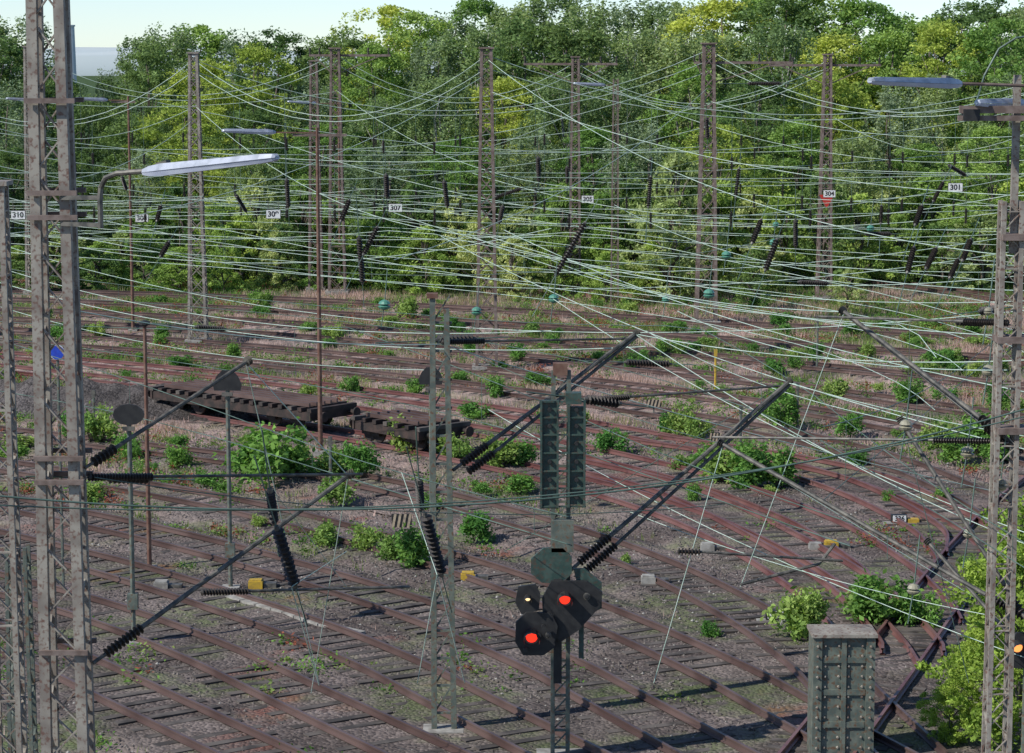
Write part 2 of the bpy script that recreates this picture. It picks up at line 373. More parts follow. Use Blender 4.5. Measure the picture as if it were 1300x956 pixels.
def plant(h,R,n,cA,cB):
    C=[];K=[]
    for _ in range(14):
        q=np.array([rng.normal()*R*.38,rng.normal()*R*.38,h*(.2+.65*rng.random())]); m=n//14
        g=rng.normal(size=(m,3))*R*.2; C.append(q+g); f=rng.random(); K.append((np.array(cA)*(1-f)+np.array(cB)*f)*rng.uniform(.7,1.35,(m,1)))
    C=np.concatenate(C); C[:,2]=np.abs(C[:,2]); mb=MB()
    for i in range(9):
        a=random.uniform(0,6.28); mb.tube([(0,0,0),(math.cos(a)*R*.2,math.sin(a)*R*.2,h*.4),(math.cos(a)*R*.45,math.sin(a)*R*.45,h*.8)],.012,M_bark,3,.005)
    return leafmesh('bush',C,.065*rng.uniform(.6,1.4,len(C)),np.concatenate(K),extra=mb,asp=.5)
PL=[plant(1,.6,1500,(.055,.15,.03),(.12,.25,.045)) for _ in range(3)]+[plant(1,.6,1300,(.11,.20,.04),(.20,.29,.07)) for _ in range(2)]
for px,py,s in ((115,565,1.3),(90,560,1),(345,612,1.9),(325,605,1.4),(375,608,1.3),(515,577,1.3),(602,688,1.0),(522,722,1.25),(505,715,.8),(470,704,.8),(416,696,.75),(430,640,1.1),(455,610,1.2),(425,605,1.1),(420,433,1.0),(520,406,1.4),(298,458,.8),(338,392,1.1),(325,388,.9),(158,580,.8),(170,585,.7),(568,585,1.0),(582,590,.8),(640,597,1.2),(660,595,1),(625,592,.8),(775,577,.95),(630,506,.9),(865,556,1.1),(850,553,.9),(885,560,1),(925,615,1.5),(955,622,1.6),(985,622,1.3),(900,605,1.2),(945,600,1),(1080,556,.9),(1062,508,.9),(990,545,1.2),(1148,514,1.1),(1115,795,1.5),(1100,790,1.1),(1025,812,1.35),(1010,806,.7),(1240,580,1.5),(1215,590,1.2),(1265,590,1.3),(1190,572,1),(1170,800,.9),(1150,795,.7),(902,812,.45),(795,722,.4),(330,672,.5),(225,595,.8),(1225,725,.5),(545,650,.6),(1130,640,.4),(690,540,.7),(740,540,.6),(480,390,.6),(250,425,.6),(120,430,.8),(60,410,.8),(700,440,.6),(860,455,.8),(840,450,.7),(1010,470,.6),(1200,470,.9),(1240,480,.9),(1100,455,.7),(1270,520,1),(800,470,.5),(205,440,.7),(395,505,.6),(445,500,.7),(660,460,.9),(600,450,.7),(880,640,.6),(1195,640,.6)):
    g=G(px,py); place('bush',random.choice(PL),g.x,g.y,s*random.uniform(.9,1.15),s*random.uniform(.9,1.15))
for i in range(190):
    px=random.uniform(0,1300); py=random.choice((random.uniform(385,520),random.uniform(385,640))); g=G(px,py)
    if px<380 and 485<py<560: continue
    if kd.find((g.x,g.y,0))[2]<1.0: continue
    s=random.uniform(.25,.75); place('bush',random.choice(PL),g.x,g.y,s*random.uniform(1.1,2.0),s)
nt_=make_tree('ash_tree',6.2,2.5,.5,170,140,.08,(.17,.26,.035),(.27,.36,.05),'round',M_bark,.08)
for px,Y,s in ((1320,50,.74),(1262,52,.36),(1350,54,.85),(1225,51,.26)): place('ash_tree',nt_,X(px,Y),Y,s*.95,s)
def inview(n,y0=48,y1=158):
    u=rng.random(n); y=np.sqrt(y0**2+(y1**2-y0**2)*u); x=(rng.random(n)*2-1)*(y*.215+2); return x,y
x,y=inview(90000); keep=[];cols=[];hh=[]
for i in range(len(x)):
    n1=noise.noise(Vector((x[i]*.16+3,y[i]*.16,1)))+.5*noise.noise(Vector((x[i]*.7,y[i]*.7,5))); dens=.18+max(0,n1)*1.7; far=min(1,max(0,(y[i]-70)/40)); dens*=.09+1.0*far
    d=kd.find((x[i],y[i],0))[2]
    if d<1.5: dens*=.4
    if random.random()<dens:
        keep.append(i); n2=noise.noise(Vector((x[i]*.12+30,y[i]*.12,9)))+random.uniform(-.25,.25)
        cols.append((.50,.36,.31) if n2>.0 else ((.36,.31,.18) if n2>-.08 else ((.18,.26,.06) if n2>-.24 else (.11,.20,.04)))); hh.append(random.uniform(.10,.34)*(.6+.5*far)*(.55 if d<1.5 else 1))
x=x[keep];y=y[keep];cols=np.array(cols);hh=np.array(hh); nb=6; N=len(x)*nb
cx=np.repeat(x,nb)+rng.normal(size=N)*.14; cy=np.repeat(y,nb)+rng.normal(size=N)*.14; h=np.repeat(hh,nb)*rng.uniform(.6,1.2,N)
ln=rng.normal(size=(N,2))*.35*h[:,None]; an=rng.random(N)*3.14; wx=np.cos(an)*.018;wy=np.sin(an)*.018
V=np.stack([np.stack([cx-wx,cy-wy,h*0-.04],1),np.stack([cx+wx,cy+wy,h*0-.04],1),np.stack([cx+ln[:,0],cy+ln[:,1],h+.06],1)],1).reshape(-1,3)
me=bpy.data.meshes.new('grass'); me.vertices.add(3*N); me.vertices.foreach_set('co',V.ravel()); me.loops.add(3*N); me.polygons.add(N); me.loops.foreach_set('vertex_index',np.arange(3*N,dtype=np.int32)); me.polygons.foreach_set('loop_start',np.arange(0,3*N,3,dtype=np.int32))
at=me.attributes.new('col','FLOAT_COLOR','POINT'); cc=np.ones((3*N,4)); cc[:,:3]=np.repeat(cols,nb*3,axis=0)*np.repeat(rng.uniform(.7,1.3,(N,1)),3,axis=0); at.data.foreach_set('color',cc.ravel()); me.materials.append(M_weed); me.update(calc_edges=True)
o=bpy.data.objects.new('grass',me); COL.objects.link(o)
x,y=inview(12000); C=[];S=[];K=[]
for i in range(len(x)):
    n1=noise.noise(Vector((x[i]*.13+70,y[i]*.13,1)))+.6*noise.noise(Vector((x[i]*.6,y[i]*.6,15)))
    d=kd.find((x[i],y[i],0))[2]; far=min(1,max(0,(y[i]-64)/45))
    if n1<.27-.30*far or (d<1.4 and random.random()<.8): continue
    r=random.uniform(.12,.5); n=int(50*r/.3); g=rng.normal(size=(n,3))*r*.55; g[:,2]=np.abs(g[:,2])*.7
    C.append(g+np.array([x[i],y[i],0.03])); S.append(.05*rng.uniform(.6,1.5,n)); base=random.choice(((.10,.22,.035),(.14,.27,.045),(.20,.28,.07),(.08,.17,.03))) if random.random()<.84 else (.27,.08,.05)
    K.append(np.array(base)*rng.uniform(.7,1.3,(n,1)))
me=leafmesh('weeds',np.concatenate(C),np.concatenate(S),np.concatenate(K),lm=M_weed); o=bpy.data.objects.new('weeds',me); COL.objects.link(o)
x,y=inview(38000,46,96); b=MB()
for i in range(len(x)):
    s=random.uniform(.025,.06); c=Vector((x[i],y[i],hgt(x[i],y[i])+.0)); d=kd.find((x[i],y[i],0))[2]
    if d<2.0: c.z=.09+s*.4
    v=[c+Vector((random.uniform(.7,1.2)*s*a,random.uniform(.7,1.2)*s*bb,random.uniform(.6,1)*s*cz)) for a,bb,cz in ((1,0,0),(0,1,0),(-1,0,0),(0,-1,0),(0,0,1))]
    b.add(v,[(0,1,4),(1,2,4),(2,3,4),(3,0,4)],(M_conc if random.random()<.06 else M_stone))
b.obj('ballast_stones')
a0=G(-60,512);a1=G(380,530); b=MB(); vs=[];fs=[];n1,n2=90,16
dv=(a1-a0); nn=Vector((-dv.y,dv.x,0)).normalized()
for i in range(n1+1):
    for j in range(n2+1):
        u=i/n1; v=j/n2*2-1; ed=min(1,(1-u)*6); c=a0+dv*u+nn*v*3.0; hh_=1.5*max(0,1-abs(v))**.8*ed*(.8+.35*noise.noise(Vector((u*14,v,3))))+.12*noise.noise(c*1.5)
        vs.append(c+Vector((0,0,hh_-.1)))
for i in range(n1):
    for j in range(n2): k=i*(n2+1)+j; fs.append((k,k+n2+1,k+n2+2,k+1))
b.add(vs,[f[::-1] for f in fs],M_heap); b.obj('gravel_heap')
# ---------------- flat wagons
def wagon(pa,pb):
    pa=Vector(pa);pb=Vector(pb); d=(pb-pa).normalized(); n=Vector((-d.y,d.x,0)); L=(pb-pa).length; Z=Vector((0,0,1)); b=MB()
    for s in (-1.15,1.15): b.bar(pa+n*s+Z*.95,pb+n*s+Z*.95,.12,.32,M_wagon)
    b.bar(pa+Z*1.08,pb+Z*1.08,2.2,.07,M_wagon)
    k=int(L/.55)
    for i in range(k+1):
        c=pa+d*(L*i/k)+Z*1.2; b.bar(c-n*1.25,c+n*1.25,.22,.15,M_wagon if i%3 else M_slp)
    for s in (-.9,-.5,-.1,.3,.75): b.bar(pa+n*s+Z*1.36+d*random.uniform(.1,.5),pb+n*s+Z*1.36-d*random.uniform(.1,.5),.07,.15,M_rail)
    for u in (.12,.26,.74,.88):
        c=pa+d*L*u; b.bar(c-n*.8+Z*.72,c+n*.8+Z*.72,.12,.12,M_wagon)
        for s in (-.75,.75): b.lathe(c+n*(s-.06)+Z*.72,c+n*(s+.06)+Z*.72,[(0,.38),(.4,.4),(.5,.36),(1,.34)],M_wagon,16); b.bar(c-d*.25+n*s*1.25+Z*.72,c+d*.25+n*s*1.25+Z*.72,.12,.2,M_wagon)
    for e,sg in ((pa,-1),(pb,1)):
        b.bar(e-n*1.25+Z*.97,e+n*1.25+Z*.97,.12,.34,M_wagon)
        for s in (-.87,.87): b.lathe(e+n*s+Z*.97,e+n*s+Z*.97+d*sg*.5,[(0,.09),(.85,.09),(.86,.2),(1,.2)],M_wagon,10)
    b.obj('flat_wagon')
def along(pi,pxa,pxb):
    P_=PATHS[pi]; f=lambda px:min(P_,key=lambda q:abs((650+F*q.x/(q.y*math.cos(TH)+CH*math.sin(TH)))-px)); return f(pxa),f(pxb)
wagon(*along(8,225,425)); wagon(*along(8,480,560))
# ---------------- masts
masts={}
def mast(key,px,py_top,py_base=None,Y=None,w0=1.0,w1=.45,leg=.13,m=M_mast,extra=None,name='lattice_mast',zt=None,zig=False):
    if Y is None: g=G(px,py_base); Y=g.y; bx=g.x
    else: bx=P(px,(py_top+400)/2,Y).x
    z=zt or P(px,py_top,Y).z; b=MB(); b.lattice((bx,Y,0),(bx,Y,z),w0*.82,w1*.72,leg,m,zig=zig,br=leg*.75)
    b.box((bx,Y,.1),w0*1.2,w0*1.2,.3,M_conc)
    b.box((bx,Y,z+.04),w1*1.2,w1*1.2,.08,m)
    masts[key]=(Vector((bx,Y,0)),z)
    if extra: extra(b,bx,Y,z)
    return b.obj(name)
def arm(L1,L2,dz=.4):
    def f(b,x,y,z):
        b.bar((x-L1,y,z-dz),(x+L2,y,z-dz),.1,.14,M_mastd)
        for s,L in ((-1,L1),(1,L2)):
            b.bar((x+s*.2,y,z-dz-1.1),(x+s*L*.8,y,z-dz-.05),.06,.06,M_mastd)
            for u in (.6,.97): p=Vector((x+s*L*u,y,z-dz+.07)); b.insul(p,p+Vector((0,0,.4)),.09)
    return f
mast('a',252,68,436,w0=1.05,w1=.5)
mast('b',427,62,Y=150,w0=1.2,w1=.65,m=M_mastd,extra=arm(1.6,3.4))
mast('b2',400,78,Y=152,w0=1.0,w1=.5,m=M_mastd)
mast('c',618,62,470,w0=1.15,w1=.6,m=M_mastd,leg=.14)
mast('d',730,73,Y=150,w0=.8,w1=.5,m=M_mastd,extra=arm(3.2,2.6))
mast('e',896,56,412,w0=1.3,w1=.7,m=M_mastd,extra=arm(.8,4.6,1.0),leg=.16)
mast('f',1048,70,Y=146,w0=1.0,w1=.5,m=M_mastd,extra=arm(3.5,3.2,.6))
mast('g',40,60,Y=150,w0=1.0,w1=.5)
mast('z',-140,60,Y=125,w0=1.0,w1=.5)
mast('y',1420,58,Y=120,w0=1.0,w1=.5)
b=MB(); bx=P(62,0,40).x; b.lattice((bx+.02,40,0),(bx-.02,40,17.5),.66,.42,.17,M_mast,br=.085,zig=True,pitch=.62,rings=0); b.box((bx,40,.1),1.3,1.3,.5,M_conc)
for z in (14.2,12.7,12.3,8.3,7.9,5.0):
    for yy in (-.42,.42): b.bar((bx-.36,40+yy,z),(bx+.46,40+yy,z),.08,.08,M_mastd)
b.obj('lattice_mast'); masts['near']=(Vector((bx,40,0)),17.5)
mast('le',-6,235,Y=44,w0=.6,w1=.5,leg=.10,zig=True)
p=P(20,620,46); b=MB(); b.lattice((p.x,46,0),(p.x,46,5.5),.45,.35,.07,M_greeng,zig=True); b.box((p.x,46,.1),.8,.8,.4,M_conc); b.obj('lattice_post')
def luminaire(b,pa,pb,w=.3):
    pa=Vector(pa);pb=Vector(pb); d=(pb-pa); L=d.length; d.normalize(); n=d.cross(Vector((0,0,1))).normalized(); u=n.cross(d)
    secs=[(0,.35,.05),(.06,.75,.09),(.16,1,.11),(.9,1,.08),(.985,.8,.06),(1,.5,.03)]; vs=[];vs2=[]
    for t,ww,h in secs:
        c=pa+d*L*t
        vs+=[c-n*w/2*ww,c+n*w/2*ww,c+n*w*.3*ww+u*h,c-n*w*.3*ww+u*h]
        vs2+=[c-n*w*.46*ww-u*.004,c+n*w*.46*ww-u*.004,c+n*w*.3*ww-u*h*.8,c-n*w*.3*ww-u*h*.8]
    fs=[]
    for i in range(len(secs)-1):
        for k in range(4): fs.append((i*4+k,i*4+(k+1)%4,i*4+4+(k+1)%4,i*4+4+k))
    e=4*(len(secs)-1); fs+=[(3,2,1,0),(e,e+1,e+2,e+3)]
    b.add(vs,fs,M_lampt); b.add(vs2,fs,M_lampw)
    b.bar(pa+d*L*.12+u*.10,pa+d*L*.2+u*.13,.1,.05,M_tube)
b=MB()
b.bar(P(78,251,39.6),P(130,251,39.4),.06,.07,M_tube); b.bar(P(78,284,39.6),P(130,286,39.4),.06,.07,M_tube)
b.tube([P(128,290,39.4),P(127,252,39.4),P(128,238,39.4),P(134,226,39.3),P(148,220,39.2),P(186,217,39)],.045,M_tube,8)
luminaire(b,P(182,219,39),P(352,200,37.2),.24); b.obj('yard_lamp')
Y=46; m0=P(1284,255,Y); b=MB(); b.lattice((m0.x,Y,0),(m0.x,Y,m0.z),.42,.34,.09,M_mast,zig=True); b.box((m0.x,Y,.1),1,1,.5,M_conc)
mt=P(1290,95,Y); b.bar((m0.x+.05,Y,m0.z-1),(m0.x+.05,Y,mt.z),.13,.13,M_mast)
for px,py in ((1290,300),(1284,430),(1284,545)):
    q=P(px,py,Y); b.box(q,.62,.6,.12,M_mastd)
b.obj('lattice_mast')
b=MB(); b.bar(P(1218,139,Y-.3),P(1330,139,Y-.3),.12,.14,M_mastd); b.bar(P(1216,150,Y-.3),P(1330,150,Y-.3),.1,.1,M_mastd); b.box(P(1232,146,Y-.3),.3,.3,.22,M_black)
b.tube([P(1330,110,Y-.2),P(1250,107,Y-.4),P(1215,106,Y-.6)],.035,M_mastd,6); luminaire(b,P(1220,107,Y-.6),P(1104,103,Y-3.0),.22)
b.tube([P(1262,139,Y-.3),P(1240,128,Y-.3),P(1250,95,Y-.3),P(1268,62,Y-.3),P(1290,48,Y-.3),P(1330,42,Y-.3)],.02,M_wired,5)
luminaire(b,P(1300,132,Y+.5),P(1240,131,Y-.5),.2)
b.obj('yard_lamp')
def lamppole(px,pt,pb,l0,l1,ly,r=.07,arm2=None,lat=False):
    g=G(px,pb); Y=g.y; t=P(px,pt,Y); b=MB()
    if lat: b.lattice(g,(g.x,Y,t.z),.42,.26,.07,M_mastd)
    else: b.tube([g,(g.x,Y,t.z)],r*1.3,M_pole,8,r*.8)
    a0=P(l1,ly,Y); b.bar((g.x,Y,a0.z-.02),(a0.x,Y-.1,a0.z),.05,.05,M_pole); luminaire(b,(a0.x,Y-.1,a0.z),P(l0,ly-2,Y-1.0),.3)
    if arm2: b.bar((g.x-.9,Y,a0.z-.1),(P(arm2,ly,Y).x,Y,a0.z-.1),.08,.1,M_mastd)
    b.box((g.x,Y,.06),.5,.5,.2,M_conc); b.obj('yard_lamp')
lamppole(407,162,577,282,350,168,arm2=440); lamppole(169,122,422,95,137,127,arm2=172); lamppole(780,100,392,728,768,108,lat=True); lamppole(432,128,360,365,402,131)
lamppole(62,120,372,8,40,127)
Y=52; b=MB(); L_=P(549,378,Y)
b.bar((L_.x,Y,0),L_,.12,.14,M_greeng); zt=P(0,392,Y).z; b.bar((L_.x+.44,Y,0),(L_.x+.30,Y,zt),.12,.14,M_greeng)
z=.5
while z<zt-.3: b.bar((L_.x,Y,z),(L_.x+.42,Y,z),.05,.05,M_greeng); b.bar((L_.x,Y,z),(L_.x+.38,Y,z+.6),.035,.035,M_greeng); z+=.62
b.box((L_.x+.2,Y,.0),.9,.7,.3,M_conc); b.box((L_.x,Y,L_.z+.05),.24,.24,.1,M_pole); b.obj('catenary_post')
def hoodsig(px,pyh,pb,shape='hood',r=.40,Y=None):
    g=G(px,pb) if Y is None else Vector((P(px,pyh,Y).x,Y,0)); Y=g.y; c=P(px,pyh,Y); c.x=g.x; b=MB()
    b.tube([g,(g.x,Y,c.z)],.06,M_greeng,8); b.box((g.x,Y,.05),.5,.5,.25,M_conc); b.box((g.x,Y,1.2),.26,.2,.4,M_greeng)
    if shape=='hood': pts=[(-.9,-.6),(.9,-.6),(1,-.2),(.75,.35),(.35,.75),(-.35,.75),(-.75,.35),(-1,-.2)]
    else: pts=[(math.cos(a)*1.05,math.sin(a)*.68) for a in np.linspace(0,2*math.pi,13)[:-1]]
    b.poly([c+Vector((u*r,-.08,v*r*1.05)) for u,v in pts],(0,.05,0),M_black)
    b.poly([c+Vector((u*r*.8,-.03,v*r*.85)) for u,v in pts],(0,.22,0),M_black)
    b.lathe(c+Vector((0,.18,0)),c+Vector((0,.48,0)),[(0,.13),(1,.15)],M_black,12)
    b.bar(c+Vector((-.15,-.1,-.35)),c+Vector((.15,-.1,-.35)),.08,.1,M_tube)
    b.obj('shunting_signal')
hoodsig(293,484,752); hoodsig(547,478,Y=70,pb=0,r=.36); hoodsig(170,526,822,'disc',.38)
g=G(190,726); b=MB(); t=P(188,412,g.y); b.tube([g,(g.x,g.y,t.z)],.07,M_pole,8,.05); b.lathe((g.x,g.y,t.z-.05),(g.x,g.y,t.z+.12),[(0,.06),(.3,.16),(.8,.16),(1,.05)],M_black,10); b.box((g.x,g.y,.05),.4,.4,.25,M_conc); b.obj('steel_pole')
for px,pt,pb in ((908,448,500),(1037,405,470),(1012,490,545),(420,560,640),(120,500,560),(940,520,570)):
    g=G(px,pb); z=P(px,pt,g.y).z; b=MB(); b.tube([g,(g.x,g.y,z)],.05,M_yel if px in(908,) else M_greeng,6); b.box((g.x,g.y,z),.14,.1,.3,M_yel if px==908 else M_tube); b.obj('marker_post')
Y=66; c=P(73,447,Y); b=MB(); b.tube([(c.x,Y,0),(c.x,Y,c.z+.1)],.04,M_greeng,6); b.lathe(c+Vector((0,-.06,0)),c+Vector((0,-.09,0)),[(0,.19),(1,.19)],M_blue,18); b.lathe(c+Vector((0,-.05,0)),c+Vector((0,-.06,0)),[(0,.21),(1,.21)],M_white,18); b.obj('round_sign')
# main signal
Y=50; b=MB(); cx=P(712,600,Y).x
zt=P(0,470,Y).z
for s in (-.16,.16): b.bar((cx+s,Y,0),(cx+s,Y,zt-.0),.09,.12,M_greeng)
z=.3
while z<zt-.2: b.bar((cx-.16,Y,z),(cx+.16,Y,z),.05,.05,M_greeng); b.bar((cx-.16,Y,z),(cx+.16,Y,z+.35),.03,.03,M_greeng); z+=.38
b.box((cx-.02,Y,zt+.03),.30,.22,.25,M_pole)
def pr(px0,py0,px1,py1,y,th,m):
    a=P(px0,py0,y);c=P(px1,py1,y); b.box(((a.x+c.x)/2,y,(a.z+c.z)/2),abs(c.x-a.x),th,abs(a.z-c.z),m)
pr(686,508,709,645,49.6,.12,M_green); pr(721,516,743,640,49.6,.12,M_green)
for py in (510,530,552,575,598,620,643): pr(685,py-1,744,py+1,49.5,.05,M_green)
for px in (687,708,722,742): pr(px-1.2,508,px+1.2,644,49.5,.09,M_green)
for py in (520,541,563,586,609,631):
    for px in (698,732): c=P(px,py,49.52); b.lathe(c,c+Vector((0,-.06,0)),[(0,.05),(1,.04)],M_black,8)
pr(700,660,728,700,49.6,.2,M_greeng); pr(718,498,738,512,49.6,.3,M_green)
def plate(pts,y,th,m): b.poly([P(px,py,y) for px,py in pts],(0,th,0),m)
plate([(690,696),(715,696),(726,708),(726,728),(712,740),(688,740),(674,728),(674,710)],49.5,.1,M_green)
plate([(700,738),(745,738),(765,752),(762,770),(735,800),(712,815),(690,800),(688,760)],49.35,.1,M_black)
plate([(728,722),(742,722),(764,740),(764,772),(742,784)],49.6,.08,M_green)
plate([(668,778),(700,778),(708,795),(704,822),(690,832),(664,832),(654,815),(655,790)],49.2,.1,M_black)
plate([(658,745),(680,742),(686,755),(684,775),(662,780),(654,765)],49.3,.1,M_black)
pr(703,735,713,867,49.5,.1,M_black); pr(735,780,741,835,49.6,.1,M_green)
def siglamp(px,py,y,r,m,hood=True):
    c=P(px,py,y); b.lathe(c,c+Vector((0,-.06,0)),[(0,r),(.9,r*.9),(1,r*.6)],m,14); b.lathe(c+Vector((0,.0,0)),c+Vector((0,-.03,0)),[(0,r*1.25),(1,r*1.25)],M_tube,14)
    if hood:
        n=9; vs=[]
        for i in range(n):
            a=math.pi*(i/(n-1)*1.3-.15)
            for dy in (0,-.30): vs.append(c+Vector((math.cos(a)*r*1.3,dy,math.sin(a)*r*1.3-.0-(.0 if dy==0 else r*.25))))
        b.add(vs,[(2*i,2*i+2,2*i+3,2*i+1) for i in range(n-1)],M_black)
siglamp(717,760,49.3,.12,M_red); siglamp(675,808,49.15,.13,M_red); siglamp(670,759,49.25,.06,M_warm)
siglamp(696,806,49.1,.05,M_black,False); siglamp(745,757,49.3,.06,M_black,False)
for px,py in ((684,806),(667,824),(690,795)):
    c=P(px,py,49.1); b.lathe(c,c+Vector((0,-.1,0)),[(0,.05),(1,.05)],M_black,10)
b.box((cx,Y,.0),1.0,.9,.3,M_conc); b.box((cx,Y-.3,3.5),.4,.35,.55,M_greeng)
b.obj('railway_signal')
Y=47; c=P(1291,821,Y); b=MB(); b.tube([(c.x+.25,Y+.2,0),(c.x+.25,Y+.2,c.z+.6)],.07,M_greeng,8); b.poly([c+Vector((u*.32+.12,0,v*.36-.08)) for u,v in ((-.5,-1),(.6,-1),(1,-.4),(1,.5),(.6,1),(-.4,1),(-.9,.3),(-.9,-.4))],(0,.1,0),M_black)
siglamp(1291,821,Y-.02,.11,M_amb); b.box((c.x+.25,Y+.2,.1),.6,.6,.4,M_conc); b.obj('railway_signal')
Y=50; b=MB(); a=P(1030,803,Y);c=P(1108,803,Y); w_=c.x-a.x; xm=(a.x+c.x)/2; zt=a.z
b.box((xm,Y,zt/2),w_*.72,.7,zt,M_greeng)
for s in (-1,1): b.box((xm+s*w_*.43,Y,zt/2),w_*.14,.85,zt-.01,M_greeng)
b.box((xm,Y-.38,zt/2),.1,.06,zt-.05,M_greeng); b.box((xm,Y,zt+.03),w_*1.06,.95,.07,M_mast)
z=zt-.2
while z>.4:
    for dx in (-.43,-.3,-.08,.08,.3,.43): q=Vector((xm+w_*dx,Y-(.425 if abs(dx)>.4 else .35),z)); b.lathe(q,q+Vector((0,-.04,0)),[(0,.03),(1,.02)],M_mast,6)
    z-=.22
for zz in (zt-.5,zt-1.2,zt-1.9): b.box((xm,Y-.37,zz),w_*.7,.05,.12,M_greeng)
b.obj('riveted_steel_pillar')
def text(parent,s,loc,size,m=None):
    cu=bpy.data.curves.new('number','FONT'); cu.body=s; cu.size=size; cu.align_x='CENTER'; cu.align_y='CENTER'; cu.offset=size*.03; cu.materials.append(M_black)
    o=bpy.data.objects.new('number',cu); COL.objects.link(o); o.location=loc; o.rotation_euler=(math.pi/2,0,0); o.parent=parent
WIRES=[]
def catw(a,b_,sag=0,r=.016,n=14,m=None):
    a=Vector(a);b_=Vector(b_); n=max(n,int((b_-a).length/2.0)); return WIRES.append(([a.lerp(b_,i/n)-Vector((0,0,4*sag*(i/n)*(1-i/n))) for i in range(n+1)],r,m or M_wire))
for s,px,py,Y in (('310',23,273,118),('308',180,277,130),('309',347,272,118),('307',502,264,125),('305',746,253,140),('304',1053,246,140),('301',1213,238,118)):
    c=P(px,py,Y); b=MB(); b.box(c,.68,.04,.40,M_white); b.box(c+Vector((0,.04,0)),.72,.03,.44,M_black)
    for s_ in (-.25,.25): b.bar(c+Vector((s_,.05,.15)),c+Vector((s_,.05,.65)),.025,.025,M_tube)
    o=b.obj('number_sign'); text(o,s,c+Vector((0,-.025,0)),.36)
    catw(c+Vector((-9,0.3,1.0)),c+Vector((9,0.3,.9)),.35,.013)
c=P(1048,254,145); b=MB(); b.poly([c+Vector((-.45,-.6,.35)),c+Vector((.45,-.6,.35)),c+Vector((0,-.6,-.45))],(0,.04,0),mat('red_enamel',(.5,.03,.02),(.4,.03,.02),8)); b.bar(c+Vector((-.5,-.54,.2)),c+Vector((.5,-.54,.2)),.05,.05,M_tube); b.obj('triangle_sign')
for s,px,py in (('336',1141,668),('338',984,792)):
    g=G(px,py); c=g+Vector((0,0,.25)); b=MB(); b.box(c,.5,.22,.26,M_black); b.box(c+Vector((0,-.12,.02)),.42,.02,.19,M_white); b.box(c+Vector((.45,0,-.1)),.35,.3,.2,M_yel); b.box(g+Vector((0,0,.06)),1.0,.4,.14,M_conc)
    o=b.obj('points_number_sign'); text(o,s,c+Vector((0,-.134,.02)),.21)
for px,py,m in ((325,750,M_yel),(594,741,M_yel),(1055,700,M_yel),(898,703,M_conc),(1035,703,M_conc),(1000,803,M_conc),(823,745,M_conc),(205,752,M_conc),(515,560,M_conc)):
    g=G(px,py); b=MB(); b.box(g+Vector((0,0,.18)),.40,.35,.24,m); b.box(g+Vector((0,0,.32)),.34,.3,.05,m); b.box(g+Vector((.4,.05,.14)),.35,.3,.18,M_tube); b.bar(g+Vector((.5,.05,.12)),g+Vector((1.3,.4,.12)),.05,.05,M_tube); b.box(g+Vector((0,0,.03)),.9,.5,.1,M_slp); b.obj('point_machine')
def striped(px,py,w_,h,Y):
    c=P(px,py,Y); b=MB(); b.box(c,w_,.04,h,M_black); n=4
    for i in range(n):
        x0=-w_/2+w_*i/n; d=w_/n*.5; b.poly([c+Vector((x0,-.026,-h/2)),c+Vector((x0+d,-.026,-h/2)),c+Vector((min(w_/2,x0+d+w_/n*.5),-.026,h/2)),c+Vector((x0+w_/n*.5,-.026,h/2))],(0,.004,0),M_stripe)
    b.tube([(c.x,c.y+.06,0),(c.x,c.y+.06,c.z+.1)],.035,M_tube,6); b.obj('striped_board')
M_stripe=mat('stripe_paint',(.45,.36,.25),(.35,.28,.2),8,.6)
striped(510,661,.62,.42,73); striped(830,512,.6,.3,98); striped(453,598,.42,.5,84); striped(908,556,.5,.4,92)
b=MB()
pts=[G(x,y) for x,y in ((292,764),(350,780),(410,800),(460,812))]
for p,q in zip(pts,pts[1:]):
    n=int((q-p).length/.55)
    for i in range(n): b.bar(p.lerp(q,i/n)+Vector((0,0,.12)),p.lerp(q,(i+.94)/n)+Vector((0,0,.12)),.32,.14,M_conc)
b.obj('cable_trough')
# ---------------- cantilevers
def cant(pa,pb,r=.045,double=False,ins=.18,brace=None):
    pa=P(*pa);pb=P(*pb); b=MB(); i0=pa.lerp(pb,ins*.25); i1=pa.lerp(pb,ins); b.tube([pa,i0],r*.8,M_tube,8); b.insul(i0,i1,.10,n=10); b.tube([i1,pb],r,M_tube,8)
    if double:
        o=Vector((.14,.1,-.2)); b.insul(i0+o,i1+o,.10,n=10); b.tube([i1+o,pb+o*.3],r*.8,M_tube,8)
        for u in (.4,.6,.8): q=pa.lerp(pb,u); b.bar(q,q+o*(1-u*.6),.03,.05,M_tube)
    b.insul(pb,pb+(pb-pa).normalized()*.12,.09,M_tube)
    if brace: q=P(*brace[0]);e=P(*brace[1]); b.tube([q,e],.028,M_tube,6); b.insul(q,q.lerp(e,.22),.07)
    b.obj('catenary_cantilever')
cant((118,842,40.2),(442,604,44),.045,brace=((255,752,42),(520,745,44)))
cant((108,594,40.2),(312,460,43),.038,brace=((112,606,40.2),(460,602,44)))
cant((575,597,52),(806,424,55),.05,True,brace=((560,434,52),(800,430,55)))
cant((722,726,50),(1000,486,53),.05,True,brace=((742,508,50),(990,490,53)))
cant((1330,800,46),(918,564,50),.05,brace=((1270,560,46.3),(905,555,50)))
cant((1305,790,46),(1145,536,48),.045)
cant((1285,562,46),(1072,396,50),.045,True,brace=((1280,410,46),(1040,402,50)))
cant((1330,860,47),(1180,690,49),.04)
b=MB(); b.tube([P(940,742,50),P(1040,716,50.5),P(1060,690,50.6)],.035,M_tube,6); b.tube([P(880,700,50),P(1070,712,50.5)],.03,M_tube,6); b.insul(P(860,700,50),P(890,701,50),.08); b.obj('steady_arm')
